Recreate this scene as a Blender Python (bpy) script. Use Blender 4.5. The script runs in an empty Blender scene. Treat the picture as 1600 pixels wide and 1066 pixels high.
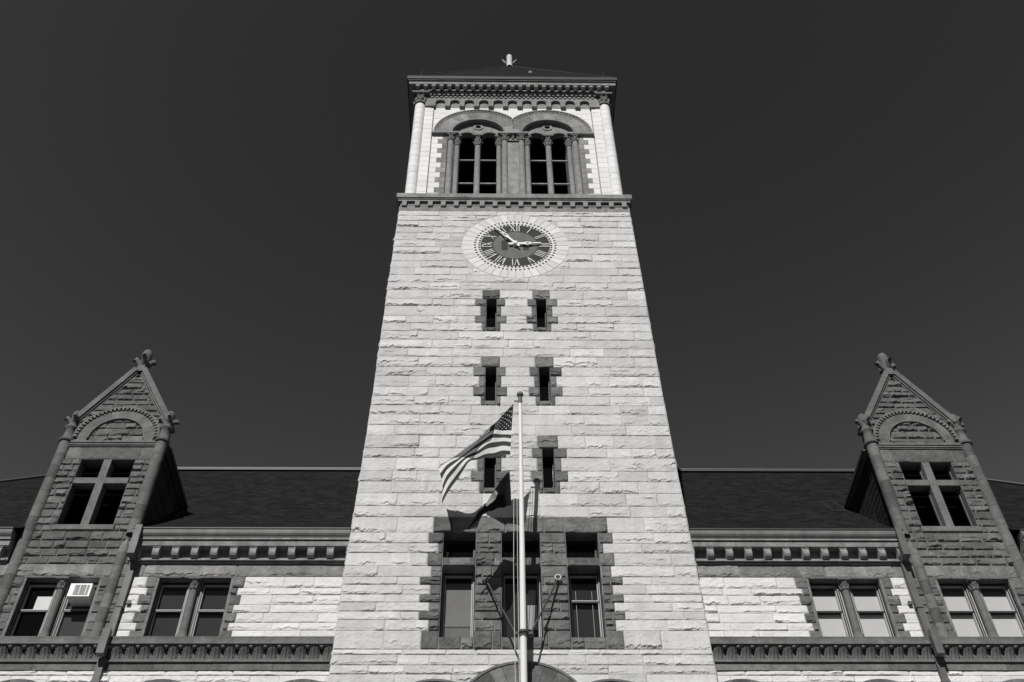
import bpy, math, random
import numpy as np
from mathutils import Matrix, Vector
PI = math.pi
R = math.radians
C = bpy.context.scene.collection

# ------------------------------------------------------------------ camera, sky, sun, exposure
cam = bpy.data.cameras.new("camera")
cam.sensor_width = 36.0
cam.lens = 38.04
cam.clip_end = 3000
cam_o = bpy.data.objects.new("camera", cam)
C.objects.link(cam_o)
Rv = Vector((0.99986365, -0.01401548, -0.00873236)).normalized()
Fv = Vector((0.01579629, 0.65765177, 0.75315644)).normalized()
Uv = Rv.cross(Fv).normalized()
m = Matrix((Rv, Uv, -Fv)).transposed().to_4x4()
m.translation = Vector((-0.84, -27.0, 1.6))
cam_o.matrix_world = m
bpy.context.scene.camera = cam_o

SX, ST = 0.27, 0.93                       # sunlight runs (+SX, +1, -ST): from the upper left, onto the facade
sun_el = math.atan2(ST, math.hypot(SX, 1))
sun_az = math.atan2(-SX, -1)              # heading of the sun, from +Y towards +X
sun = bpy.data.lights.new("sun", 'SUN')
sun.energy = 4.6
sun.angle = R(0.5)
sun.color = (1.0, 0.985, 0.965)
sun_o = bpy.data.objects.new("sun", sun)
C.objects.link(sun_o)
sun_o.rotation_euler = Vector((-SX, -1, ST)).to_track_quat('Z', 'Y').to_euler()

world = bpy.data.worlds.new("World")
bpy.context.scene.world = world
world.use_nodes = True
wn, wl = world.node_tree.nodes, world.node_tree.links
wn.clear()
sky = wn.new('ShaderNodeTexSky')
sky.sky_type = 'NISHITA'
sky.sun_disc = False
sky.sun_elevation = sun_el
sky.sun_rotation = sun_az % (2 * PI)
sky.air_density = 1.0
sky.dust_density = 0.3
sep = wn.new('ShaderNodeSeparateColor')   # black-and-white film behind a red filter: only the sky's red
bg = wn.new('ShaderNodeBackground')
bg.inputs['Strength'].default_value = 0.078
wo = wn.new('ShaderNodeOutputWorld')
wl.new(sky.outputs[0], sep.inputs[0])
pw = wn.new('ShaderNodeMath'); pw.operation = 'POWER'; pw.inputs[1].default_value = 3.0   # the film's contrast
wl.new(sep.outputs[0], pw.inputs[0])
mn = wn.new('ShaderNodeMath'); mn.operation = 'MINIMUM'; mn.inputs[1].default_value = 1.3   # the film's shoulder
wl.new(pw.outputs[0], mn.inputs[0])
wl.new(mn.outputs[0], bg.inputs['Color'])
wl.new(bg.outputs[0], wo.inputs['Surface'])
vs = bpy.context.scene.view_settings
vs.view_transform = 'Standard'
vs.look = 'None'
vs.exposure = 0.0
vs.gamma = 1.0

# ------------------------------------------------------------------ materials
def mat(name, v, rough=0.85, mott=0.0, mscale=3.0, bump=0.0, bscale=20.0, tone=0.0, metal=0.0, spec=0.3, streak=0.0, speck=0.0, mott2=0.0):
    M = bpy.data.materials.new(name)
    M.use_nodes = True
    n, l = M.node_tree.nodes, M.node_tree.links
    b = n['Principled BSDF']
    b.inputs['Roughness'].default_value = rough
    b.inputs['Metallic'].default_value = metal
    b.inputs['Specular IOR Level'].default_value = spec
    b.inputs['Base Color'].default_value = (v, v, v, 1)
    tc = n.new('ShaderNodeTexCoord')
    src = None
    def mul(a, fac_out, lo, hi):
        mr = n.new('ShaderNodeMapRange')
        mr.inputs['From Min'].default_value = 0.25; mr.inputs['From Max'].default_value = 0.75
        mr.inputs['To Min'].default_value = lo; mr.inputs['To Max'].default_value = hi
        l.new(fac_out, mr.inputs['Value'])
        x = n.new('ShaderNodeMath'); x.operation = 'MULTIPLY'
        if a is None: x.inputs[0].default_value = v
        else: l.new(a, x.inputs[0])
        l.new(mr.outputs[0], x.inputs[1])
        return x.outputs[0]
    if mott:
        t = n.new('ShaderNodeTexNoise'); t.inputs['Scale'].default_value = mscale; t.inputs['Detail'].default_value = 8; t.inputs['Roughness'].default_value = .65
        l.new(tc.outputs['Object'], t.inputs['Vector'])
        src = mul(src, t.outputs['Fac'], 1 - mott, 1 + mott)
    if mott2:
        t = n.new('ShaderNodeTexNoise'); t.inputs['Scale'].default_value = 8.5; t.inputs['Detail'].default_value = 6; t.inputs['Roughness'].default_value = .7
        l.new(tc.outputs['Object'], t.inputs['Vector'])
        src = mul(src, t.outputs['Fac'], 1 - mott2, 1 + mott2)
    if speck:
        t = n.new('ShaderNodeTexNoise'); t.inputs['Scale'].default_value = 45; t.inputs['Detail'].default_value = 2
        l.new(tc.outputs['Object'], t.inputs['Vector'])
        src = mul(src, t.outputs['Fac'], 1 - speck, 1 + speck)
    if streak:
        mp = n.new('ShaderNodeMapping'); mp.inputs['Scale'].default_value = (2.2, 2.2, .22)
        l.new(tc.outputs['Object'], mp.inputs['Vector'])
        t = n.new('ShaderNodeTexNoise'); t.inputs['Scale'].default_value = 1.6; t.inputs['Detail'].default_value = 6
        l.new(mp.outputs[0], t.inputs['Vector'])
        src = mul(src, t.outputs['Fac'], 1 - streak, 1 + streak)
    if tone:
        a = n.new('ShaderNodeAttribute'); a.attribute_name = 'tone'
        mr = n.new('ShaderNodeMapRange')
        mr.inputs['To Min'].default_value = 1 - tone; mr.inputs['To Max'].default_value = 1 + tone
        l.new(a.outputs['Fac'], mr.inputs['Value'])
        x = n.new('ShaderNodeMath'); x.operation = 'MULTIPLY'
        if src is None: x.inputs[0].default_value = v
        else: l.new(src, x.inputs[0])
        l.new(mr.outputs[0], x.inputs[1]); src = x.outputs[0]
    if src is not None:
        l.new(src, b.inputs['Base Color'])
    if bump:
        t = n.new('ShaderNodeTexNoise'); t.inputs['Scale'].default_value = bscale; t.inputs['Detail'].default_value = 5; t.inputs['Roughness'].default_value = .6
        l.new(tc.outputs['Object'], t.inputs['Vector'])
        bp = n.new('ShaderNodeBump'); bp.inputs['Strength'].default_value = 1.0; bp.inputs['Distance'].default_value = bump
        l.new(t.outputs['Fac'], bp.inputs['Height']); l.new(bp.outputs[0], b.inputs['Normal'])
    return M

def glass_mat(name, tint=0.75, base=0.0):
    M = bpy.data.materials.new(name); M.use_nodes = True
    n, l = M.node_tree.nodes, M.node_tree.links
    n.clear()
    o = n.new('ShaderNodeOutputMaterial'); mx = n.new('ShaderNodeMixShader'); lw = n.new('ShaderNodeLayerWeight'); lw.inputs['Blend'].default_value = .5
    pw_ = n.new('ShaderNodeMath'); pw_.operation = 'POWER'; pw_.inputs[1].default_value = 4.0
    fr = n.new('ShaderNodeMath'); fr.operation = 'MULTIPLY_ADD'; fr.inputs[1].default_value = .9; fr.inputs[2].default_value = .05
    l.new(lw.outputs['Facing'], pw_.inputs[0]); l.new(pw_.outputs[0], fr.inputs[0])
    tr = n.new('ShaderNodeBsdfTransparent'); tr.inputs[0].default_value = (tint, tint, tint, 1)
    gl = n.new('ShaderNodeBsdfGlossy'); gl.inputs['Roughness'].default_value = 0.02; gl.inputs[0].default_value = (.95, .95, .95, 1)
    l.new(fr.outputs[0], mx.inputs[0]); l.new(tr.outputs[0], mx.inputs[1]); l.new(gl.outputs[0], mx.inputs[2]); l.new(mx.outputs[0], o.inputs[0])
    return M

def slate_mat(name, v):
    M = mat(name, v, rough=.8, spec=.08)
    n, l = M.node_tree.nodes, M.node_tree.links
    b = n['Principled BSDF']
    tc = n.new('ShaderNodeTexCoord'); sx = n.new('ShaderNodeSeparateXYZ'); cx = n.new('ShaderNodeCombineXYZ'); ad = n.new('ShaderNodeMath')
    l.new(tc.outputs['Object'], sx.inputs[0]); l.new(sx.outputs[0], ad.inputs[0])
    ym = n.new('ShaderNodeMath'); ym.operation = 'MULTIPLY'; ym.inputs[1].default_value = .02
    l.new(sx.outputs[1], ym.inputs[0]); l.new(ym.outputs[0], ad.inputs[1])
    l.new(ad.outputs[0], cx.inputs[0]); l.new(sx.outputs[2], cx.inputs[1])
    br = n.new('ShaderNodeTexBrick'); br.inputs['Scale'].default_value = 1.0; br.inputs['Brick Width'].default_value = .28; br.inputs['Row Height'].default_value = .13
    br.inputs['Mortar Size'].default_value = .008; br.inputs['Mortar Smooth'].default_value = .2
    br.inputs['Color1'].default_value = (v * .62,) * 3 + (1,); br.inputs['Color2'].default_value = (v * 1.5,) * 3 + (1,); br.inputs['Mortar'].default_value = (v * .45,) * 3 + (1,)
    l.new(cx.outputs[0], br.inputs['Vector'])
    t = n.new('ShaderNodeTexNoise'); t.inputs['Scale'].default_value = 1.3; t.inputs['Detail'].default_value = 7
    l.new(tc.outputs['Object'], t.inputs['Vector'])
    mr = n.new('ShaderNodeMapRange'); mr.inputs['From Min'].default_value = .3; mr.inputs['From Max'].default_value = .7; mr.inputs['To Min'].default_value = .75; mr.inputs['To Max'].default_value = 1.3
    l.new(t.outputs['Fac'], mr.inputs['Value'])
    mx = n.new('ShaderNodeVectorMath'); mx.operation = 'SCALE'
    l.new(br.outputs['Color'], mx.inputs[0]); l.new(mr.outputs[0], mx.inputs['Scale']); l.new(mx.outputs[0], b.inputs['Base Color'])
    bp = n.new('ShaderNodeBump'); bp.inputs['Distance'].default_value = .05; bp.invert = True
    l.new(br.outputs['Fac'], bp.inputs['Height']); l.new(bp.outputs[0], b.inputs['Normal'])
    return M

GR = mat("grey_granite", .53, mott=.12, mscale=1.3, bump=.014, bscale=16, tone=.13, speck=.09, mott2=.10, streak=.07)
GW = mat("pale_granite", .63, mott=.08, mscale=1.5, bump=.012, bscale=16, tone=.10, speck=.06, mott2=.05)
AS = mat("smooth_granite", .70, mott=.07, mscale=2.0, bump=.004, bscale=20, tone=.06, speck=.03)
BR = mat("brownstone", .128, mott=.42, mscale=2.6, bump=.018, bscale=11, tone=.34, speck=.12, mott2=.22)
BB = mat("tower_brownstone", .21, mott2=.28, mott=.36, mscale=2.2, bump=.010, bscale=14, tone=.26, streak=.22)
BD = mat("dormer_brownstone", .112, mott=.38, mscale=2.4, bump=.018, bscale=11, tone=.34, speck=.12, mott2=.22)
MO = mat("mortar", .34, mott=.15, bump=.004)
MB_ = mat("brown_mortar", .26, mott=.15, bump=.004)
GT = mat("black_gutter", .008, rough=.6, mott=.2)
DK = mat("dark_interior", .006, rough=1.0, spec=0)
SL = slate_mat("slate", .011)
SC = slate_mat("cheek_slate", .03)
ML = mat("lead_metal", .16, rough=.6, mott=.15, mscale=1.2, streak=.25)
MK = mat("dark_metal_and_shade", .045, rough=.55, mott=.15)  # real metalwork, and shade painted into some stone recesses
PI_ = mat("pipe_metal", .10, rough=.55, mott=.35, mscale=1.4, streak=.3)
FL = mat("light_frame_paint", .42, rough=.6, mott=.1)
FD = mat("dark_frame_paint", .03, rough=.5, mott=.2)
BW = mat("white_blind", .72, rough=.9, mott=.03)
BG = mat("grey_blind", .50, rough=.9, mott=.06)
BK = mat("dim_blind", .07, rough=.9, mott=.08)
CU = mat("dark_curtain", .04, rough=.9, mott=.25, mscale=.8)
CU2 = mat("mid_grey_blind_fabric", .20, rough=.9, mott=.2, mscale=1.5)  # darker grey for the lower part of a blind
WH = mat("white_paint", .82, rough=.45, mott=.03, spec=.4)
GL = glass_mat("window_glass", .82)
DC = mat("dial_stone", .62, mott=.05, tone=.12, bump=.004)
DD = mat("dial_dark", .035, mott=.35, mscale=4)
DB = mat("dial_brown", .13, mott=.25, mscale=3)
HD = mat("hand_white", .78, rough=.5)
NU = mat("numeral_paint", .62, mott=.15, mscale=5)
def cloth_mat(name, v, tr):
    M = mat(name, v, rough=.9, spec=.05, mott=.06, mscale=6)
    n, l = M.node_tree.nodes, M.node_tree.links
    t = n.new('ShaderNodeBsdfTranslucent'); t.inputs[0].default_value = (v, v, v, 1)
    mx_ = n.new('ShaderNodeMixShader'); mx_.inputs[0].default_value = tr
    o = n['Material Output']; l.new(n['Principled BSDF'].outputs[0], mx_.inputs[1]); l.new(t.outputs[0], mx_.inputs[2]); l.new(mx_.outputs[0], o.inputs[0])
    return M
FW = cloth_mat("flag_white", .80, .24)
FR = cloth_mat("flag_red", .06, .08)
FB = mat("flag_navy", .028, rough=.9, spec=.05)
FK = mat("flag_black", .012, rough=.9, spec=.05)
CP = mat("carved_brownstone", .13, mott=.3, mscale=4, bump=.008, bscale=22)

# ------------------------------------------------------------------ mesh builder
class Mesh:
    def __init__(s): s.v=[]; s.f=[]; s.n=0; s.mats=[]
    def mi(s, m):
        if m not in s.mats: s.mats.append(m)
        return s.mats.index(m)
    def add(s, V, F, m, tone=.5, smooth=False):
        V = np.asarray(V, float).reshape(-1, 3)
        F = np.asarray(F, int)
        s.v.append(V); s.f.append((F + s.n, s.mi(m), tone, smooth)); s.n += len(V)
    def build(s, name, parent=None, loc=None, **props):
        me = bpy.data.meshes.new(name)
        V = np.concatenate(s.v)
        me.vertices.add(len(V)); me.vertices.foreach_set('co', V.ravel())
        loops = np.concatenate([f[0].ravel() for f in s.f])
        tot = np.concatenate([np.full(len(f[0]), f[0].shape[1]) for f in s.f])
        st = np.concatenate([[0], np.cumsum(tot)[:-1]])
        me.loops.add(len(loops)); me.loops.foreach_set('vertex_index', loops.astype(np.int32))
        me.polygons.add(len(tot)); me.polygons.foreach_set('loop_start', st.astype(np.int32))
        me.polygons.foreach_set('material_index', np.concatenate([np.full(len(f[0]), f[1]) for f in s.f]).astype(np.int32))
        me.polygons.foreach_set('use_smooth', np.concatenate([np.full(len(f[0]), f[3]) for f in s.f]).astype(bool))
        me.update(calc_edges=True)
        a = me.attributes.new('tone', 'FLOAT', 'FACE')
        a.data.foreach_set('value', np.concatenate([np.full(len(f[0]), f[2]) for f in s.f]).astype(np.float32))
        for m in s.mats: me.materials.append(m)
        me.validate(verbose=False)
        o = bpy.data.objects.new(name, me); C.objects.link(o)
        if parent is not None: o.parent = parent
        if loc is not None: o.location = loc
        for k, v in props.items(): o[k] = v
        return o
    # primitives
    def box(s, x0, x1, y0, y1, z0, z1, m, tone=.5):
        V = [(x, y, z) for x in (x0, x1) for y in (y0, y1) for z in (z0, z1)]
        s.add(V, [(0,1,3,2),(4,6,7,5),(0,4,5,1),(2,3,7,6),(0,2,6,4),(1,5,7,3)], m, tone)
    def bev(s, x0, x1, y0, y1, z0, z1, m, tone=.5, b=.012):
        # block with chamfered front (low y) edges
        V = [(x0,y1,z0),(x1,y1,z0),(x1,y1,z1),(x0,y1,z1),(x0,y0+b,z0),(x1,y0+b,z0),(x1,y0+b,z1),(x0,y0+b,z1),(x0+b,y0,z0+b),(x1-b,y0,z0+b),(x1-b,y0,z1-b),(x0+b,y0,z1-b)]
        s.add(V, [(0,3,2,1),(0,1,5,4),(1,2,6,5),(2,3,7,6),(3,0,4,7),(4,5,9,8),(5,6,10,9),(6,7,11,10),(7,4,8,11),(8,9,10,11)], m, tone)
    def quad(s, a, b, c, d, m, tone=.5): s.add([a,b,c,d], [(0,1,2,3)], m, tone)
    def lathe(s, prof, c, m, seg=16, tone=.5, sx=1, sy=1, a0=0, a1=2*PI, smooth=True):
        full = abs(a1-a0-2*PI) < 1e-6
        k = seg if full else seg+1
        an = a0 + (a1-a0)*np.arange(k)/seg
        P = np.array(prof)
        V = np.stack([c[0]+np.outer(P[:,0], np.cos(an))*sx, c[1]+np.outer(P[:,0], np.sin(an))*sy, c[2]+np.repeat(P[:,1:2], k, 1)], -1)
        F = []
        for i in range(len(P)-1):
            for j in range(seg):
                j2 = (j+1) % k
                F.append((i*k+j, i*k+j2, (i+1)*k+j2, (i+1)*k+j))
        s.add(V, F, m, tone, smooth)
    def tube(s, pts, r, m, seg=8, tone=.5, caps=True):
        pts = [Vector(p) for p in pts]
        rr = r if hasattr(r, '__len__') else [r]*len(pts)
        V = []; F = []
        for i, p in enumerate(pts):
            t = (pts[min(i+1, len(pts)-1)] - pts[max(i-1, 0)]).normalized()
            a = t.cross(Vector((.31, .17, .93)) if abs(t.z) < .9 else Vector((0, 1, 0))).normalized(); b = t.cross(a)
            for j in range(seg):
                an = 2*PI*j/seg
                V.append(p + (a*math.cos(an) + b*math.sin(an))*rr[i])
        for i in range(len(pts)-1):
            for j in range(seg):
                F.append((i*seg+j, i*seg+(j+1) % seg, (i+1)*seg+(j+1) % seg, (i+1)*seg+j))
        s.add([tuple(v) for v in V], F, m, tone, True)
        if caps:
            s.add([tuple(v) for v in V[:seg]], [tuple(range(seg))], m, tone)
            s.add([tuple(v) for v in V[-seg:]], [tuple(range(seg))], m, tone)
    def arc(s, cx, cz, r0, r1, y0, y1, m, a0=0, a1=PI, n=24, tone=.5, xmin=None, xmax=None, soffit=True):
        # annular block r0..r1 standing in the xz plane, front y0, back y1
        an = np.linspace(a0, a1, n+1)
        def P(r, y):
            x = cx + r*np.cos(an); z = cz + r*np.sin(an)
            if xmin is not None: x = np.maximum(x, xmin)
            if xmax is not None: x = np.minimum(x, xmax)
            return np.stack([x, np.full(n+1, y), z], 1)
        V = np.concatenate([P(r0,y0), P(r1,y0), P(r1,y1), P(r0,y1)])
        k = n+1; F = []
        for j in range(n):
            for q in range(4 if soffit else 1):
                q2 = (q+1) % 4
                F.append((q*k+j, q*k+j+1, q2*k+j+1, q2*k+j))
        s.add(V, F, m, tone)
        s.add(V[[0,k,2*k,3*k]], [(0,1,2,3)], m, tone); s.add(V[[n,k+n,2*k+n,3*k+n]], [(0,1,2,3)], m, tone)
    def strips(s, xs, lo, hi, y, y2, m, tone=.5):
        # wall sheet between two curves lo(x), hi(x), with a soffit running back along lo
        xs = np.asarray(xs); L = np.array([lo(x) for x in xs]); H = np.array([hi(x) for x in xs]); n = len(xs)
        V = np.concatenate([np.stack([xs, np.full(n, y), L], 1), np.stack([xs, np.full(n, y), H], 1), np.stack([xs, np.full(n, y2), L], 1)])
        F = [(i, i+1, n+i+1, n+i) for i in range(n-1) if H[i]-L[i] > 1e-4 or H[i+1]-L[i+1] > 1e-4]
        F += [(i, 2*n+i, 2*n+i+1, i+1) for i in range(n-1)]
        s.add(V, F, m, tone)

rng = np.random.RandomState(7)
LAT = rng.rand(256, 256)
def vnoise(x, z, sc, seed=0):
    x = np.asarray(x)*sc + seed*17.3; z = np.asarray(z)*sc + seed*9.7
    xi = np.floor(x).astype(int); zi = np.floor(z).astype(int)
    fx = x-xi; fz = z-zi; fx = fx*fx*(3-2*fx); fz = fz*fz*(3-2*fz)
    g = lambda a, b: LAT[a % 256, b % 256]
    return (g(xi,zi)*(1-fx)+g(xi+1,zi)*fx)*(1-fz) + (g(xi,zi+1)*(1-fx)+g(xi+1,zi+1)*fx)*fz

def front(Y): return lambda u, d, z: (u, Y-d, z)
TFRONT = front(0)
def westw(X): return lambda u, d, z: (X-d + 0*u, u, z)
def eastw(X): return lambda u, d, z: (X+d + 0*u, u, z)

def patch(mb, M, u0, u1, z0, z1, amp, m, res=.045, tone=.5, depth=.004, j=.0015, crack=1.0):
    u0 += j; u1 -= j; z0 += j; z1 -= j
    if u1-u0 < .02 or z1-z0 < .02: return
    if amp <= 0:
        a = .006
        us = np.array([u0, u0+a, u1-a, u1]); zs = np.array([z0, z0+a, z1-a, z1])
    else:
        nu = max(2, int(math.ceil((u1-u0)/res))); nz = max(3, int(math.ceil((z1-z0)/(res*.62))))
        us = np.concatenate([[u0], np.linspace(u0+.004, u1-.004, nu+1), [u1]])
        zs = np.concatenate([[z0], np.linspace(z0+.004, z1-.004, nz+1), [z1]])
    U, Z = np.meshgrid(us, zs)
    if amp > 0:
        sd = rng.randint(0, 5000)
        e = np.clip(np.minimum(np.minimum(U-u0, u1-U), np.minimum(Z-z0, z1-Z))/.03, 0, 1); e = e*(2-e)
        h = z1-z0
        sm0 = .35 + .65*rng.rand()
        D = .004 + sm0*(.022*vnoise(U, Z, 2.3, sd) + .014*vnoise(U, Z*1.3, 7, sd+3) + .009*vnoise(U, Z, 19, sd+5))
        for k in range(3):
            if k > 0 and rng.rand() < .4: continue
            st = max(0., rng.rand()*1.35-.08) * crack
            if st <= 0: continue
            base = z0 + h*((.07+.13*rng.rand()) if k == 0 else (.12+.5*rng.rand()**2))
            w = base + h*(.10*(vnoise(us, us*0, 2.6, sd+k)-.5) + .20*(vnoise(us, us*0, 8, sd+7+k)-.5) + .16*(vnoise(us, us*0, 19, sd+8+k)-.5))
            b = np.clip(vnoise(us, us*0, 2.1, sd+11+k)*2.2-.6, 0, 1)*np.clip(.15+1.25*vnoise(us, us*0, 9, sd+2+k), 0, 1)
            dz = Z - w[None, :]
            bul = np.where(dz > 0, np.exp(-np.clip(dz, 0, 9)/(.38*h)), np.exp(np.clip(dz, -9, 0)/.008))
            D = D + .036*st*b[None, :]*bul
        D = D*e*amp
        if M is TFRONT:   # dressed back round the clock
            D = D*np.clip((np.hypot(U, Z-38.64)-2.22)/.12, 0, 1)
        sm = True
    else:
        D = np.zeros_like(U); sm = False
    D[0, :] = D[-1, :] = D[:, 0] = D[:, -1] = -depth
    x, y, z = M(U, D, Z)
    V = np.stack([x, y, z], -1).reshape(-1, 3)
    nU = len(us); nZ = len(zs)
    i = (np.arange(nZ-1)[:, None]*nU + np.arange(nU-1)[None, :]).ravel()
    F = np.stack([i, i+1, i+nU+1, i+nU], 1)
    mb.add(V, F, m, tone, False)

def cut(cells, op):
    a, b, c, d = op; out = []
    for (x0, x1, z0, z1, k) in cells:
        if x1 <= a or x0 >= b or z1 <= c or z0 >= d: out.append((x0, x1, z0, z1, k)); continue
        if x0 < a: out.append((x0, a, z0, z1, k))
        if x1 > b: out.append((b, x1, z0, z1, k))
        xa, xb = max(x0, a), min(x1, b)
        if z0 < c: out.append((xa, xb, z0, c, k))
        if z1 > d: out.append((xa, xb, d, z1, k))
    return out

def masonry(mb, M, courses, hw, browns, opens, mats=(None, None), amps=(1, 1), res=.045, blen=(.8, 2.0), back=(None, None), bspl=1.3, backd=.0035, blen2=(.5, 1.3)):
    """courses: list of z; hw(z) -> (u0, u1); browns / opens: rectangles (u0, u1, z0, z1)"""
    off = 0
    for z0, z1 in zip(courses[:-1], courses[1:]):
        zm = (z0+z1)/2; U0, U1 = hw(zm)
        br = sorted([b for b in browns if b[2]-1e-3 <= zm <= b[3]+1e-3])
        cells = []; x = U0
        segs = []
        for b in br:
            a, c = max(b[0], x), min(b[1], U1)
            if a > x+1e-3: segs.append((x, a, 0))
            if c > a: segs.append((a, c, 1)); x = c
        if x < U1-1e-3: segs.append((x, U1, 0))
        for a, c, k in segs:
            if k == 1 and c-a < bspl: cells.append((a, c, z0, z1, 1)); continue
            L = c-a; x = a
            lo, hi = blen if k == 0 else ((.32, .8) if mats[1] is BD else blen2)
            pts = [a]
            while True:
                st = lo + (hi-lo)*rng.rand()
                if pts[-1]+st > c-lo*.55: break
                pts.append(pts[-1]+st)
            pts.append(c)
            for p, q in zip(pts[:-1], pts[1:]): cells.append((p, q, z0, z1, k))
        for o in opens: cells = cut(cells, o)
        for (a, c, e, f, k) in cells:
            t = float(np.clip(rng.normal(.5, .24), 0, 1))
            if k == 0 and rng.rand() < .07: t = 0.02
            patch(mb, M, a, c, e, f, amps[k], mats[k], res, t, crack=(1.0 if k == 0 else .8), j=(.0015 if mats[k] in (GR, GW) else .006))
            u = np.array([a, c, c, a]); z = np.array([e, e, f, f]); X, Y, Z = M(u, np.full(4, -backd), z)
            mb.add(np.stack([X+0*z, Y+0*z, Z], -1), [(0, 1, 2, 3)], back[k])

def drum(mb, r, a, b, c, m):
    if m is not AS:
        mb.lathe([(r-.003*rng.rand(), a+.004), (r, b-.004)], c, m, 24, tone=rng.rand()); mb.lathe([(r-.008, a-.005), (r-.008, a+.005)], c, m, 24, tone=0)
        return
    t = rng.rand(); dr = .006*rng.rand()
    mb.lathe([(r-dr, a+.011), (r-dr, b-.011)], c, m, 24, tone=t)
    mb.lathe([(r-.018, a-.008), (r-.018, a+.009)], c, m, 24, tone=0)
    for z, q in ((a+.005, .006), (b-.005, -.006)): mb.lathe([(r-dr, z+q), (r-.02, z)], c, m, 24, tone=t)

def reveal(mb, x0, x1, z0, z1, y0, y1, m, dark=None, yd=None):
    mb.quad((x0,y0,z0),(x0,y1,z0),(x0,y1,z1),(x0,y0,z1), m)
    mb.quad((x1,y0,z0),(x1,y0,z1),(x1,y1,z1),(x1,y1,z0), m)
    mb.quad((x0,y0,z1),(x0,y1,z1),(x1,y1,z1),(x1,y0,z1), m)
    mb.quad((x0,y0,z0),(x1,y0,z0),(x1,y1,z0),(x0,y1,z0), m)
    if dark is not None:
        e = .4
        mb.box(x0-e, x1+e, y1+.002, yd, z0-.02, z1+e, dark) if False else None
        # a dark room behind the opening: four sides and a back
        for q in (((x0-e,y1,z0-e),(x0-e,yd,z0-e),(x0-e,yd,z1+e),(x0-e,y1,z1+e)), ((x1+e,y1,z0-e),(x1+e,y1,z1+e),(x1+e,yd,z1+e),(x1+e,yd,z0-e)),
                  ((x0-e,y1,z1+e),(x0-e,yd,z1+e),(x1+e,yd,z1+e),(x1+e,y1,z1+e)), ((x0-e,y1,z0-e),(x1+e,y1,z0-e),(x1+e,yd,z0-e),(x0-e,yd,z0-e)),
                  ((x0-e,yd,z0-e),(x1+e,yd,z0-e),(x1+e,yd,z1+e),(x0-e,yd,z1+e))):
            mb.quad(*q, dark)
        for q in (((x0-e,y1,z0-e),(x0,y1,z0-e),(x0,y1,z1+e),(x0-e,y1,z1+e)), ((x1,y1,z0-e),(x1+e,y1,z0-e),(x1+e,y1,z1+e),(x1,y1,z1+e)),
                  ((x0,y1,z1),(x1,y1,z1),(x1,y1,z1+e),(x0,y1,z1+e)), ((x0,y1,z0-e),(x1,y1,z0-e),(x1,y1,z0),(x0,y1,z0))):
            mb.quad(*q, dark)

# ------------------------------------------------------------------ setting below the frame
g = Mesh(); g.quad((-400,-400,0),(400,-400,0),(400,400,0),(-400,400,0), mat("lawn", .05, mott=.4, mscale=.6, bump=.03))
g.build("ground", kind="structure")
g = Mesh(); g.box(-60,60,-9,-1,.02,.12, mat("pavement_concrete", .28, mott=.15, mscale=.8, bump=.004))
g.build("pavement", kind="structure")
g = Mesh(); g.quad((-200,-40,.03),(200,-40,.03),(200,-24.5,.03),(-200,-24.5,.03), mat("asphalt", .05, mott=.2, bump=.008))
g.build("road", kind="structure")

# ------------------------------------------------------------------ the building
CH = bpy.data.objects.new("city_hall", None); C.objects.link(CH)
CH['label'] = "large granite and brownstone municipal building with a tall square clock tower between two dormered wings"
CH['category'] = "building"

# ---- tower shaft
HZ = [0, 17, 19, 22, 25.8, 30, 36.5, 41.2]; HW = [5.5, 5.45, 5.42, 5.38, 5.28, 5.2, 5.14, 5.07]
hwf = lambda z: float(np.interp(z, HZ, HW))
TC = [17.2, 17.62, 17.95, 18.3, 18.59, 18.92, 19.10, 19.72, 20.09, 20.38, 20.70, 20.98, 21.33, 21.62, 22.03, 22.52, 22.9, 23.32, 23.94, 24.40, 24.94, 25.45, 25.91, 26.51, 26.95, 27.55,
      28.05, 28.57, 29.03, 29.5, 29.98, 30.55, 31.04, 31.6, 32.08, 32.57, 33.07, 33.54, 33.98, 34.59, 35.03, 35.6, 36.1, 36.58, 37.08, 37.52, 38.02, 38.5, 38.98, 39.5, 39.95, 40.42, 40.8, 41.16]
browns = []; opens = []; slits = []
for dz in (0, -4.03, -8.08):
    for s in (-1, 1):
        def B(a, b, c, d):
            lo, hi = sorted((s*a, s*b)); browns.append((lo, hi, c, d))
        c = .98
        g_ = [33.07, 33.54, 33.98, 34.59, 35.03, 35.6] if dz == 0 else ([29.03, 29.5, 29.98, 30.55, 31.04, 31.6] if dz > -5 else [24.94, 25.45, 25.91, 26.51, 26.95, 27.55])
        B(.63, 1.33, g_[0], g_[1]); B(.39, 1.61, g_[1], g_[2]); B(.60, 1.41, g_[2], g_[3]); B(.44, 1.62, g_[3], g_[4]); B(.65, 1.34, g_[4], g_[5])
        lo, hi = sorted((s*.78, s*1.18))
        slits.append((lo, hi, g_[0]+.23, g_[4])); opens.append(slits[-1])
for a, c, d in ((2.93,19.10,19.72),(2.74,19.72,20.09),(3.04,20.09,20.38),(2.75,20.38,20.70),(3.05,20.70,20.98),(2.75,20.98,21.33),(3.07,21.33,21.62),(2.75,21.62,22.03),(2.88,22.03,22.52),(2.57,22.52,22.9),(2.89,22.9,23.32),(2.76,23.32,23.94)):
    browns.append((-a, a, c, d))
bigw = []
for x0, x1 in ((-2.42,-1.41), (-.60,.60), (1.41,2.42)):
    bigw.append((x0, x1, 22.35, 23.32)); bigw.append((x0, x1, 19.51, 22.02))
opens += bigw
tw = Mesh()
arches = [(0, 16.65, 1.98, 1.0), (-2.45, 16.40, 1.66, .9), (2.45, 16.40, 1.66, .9)]
masonry(tw, TFRONT, TC, lambda z: (-hwf(z), hwf(z)), browns, opens, (GR, BR), (1, 1.6), .04, back=(MO, MB_))
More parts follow.
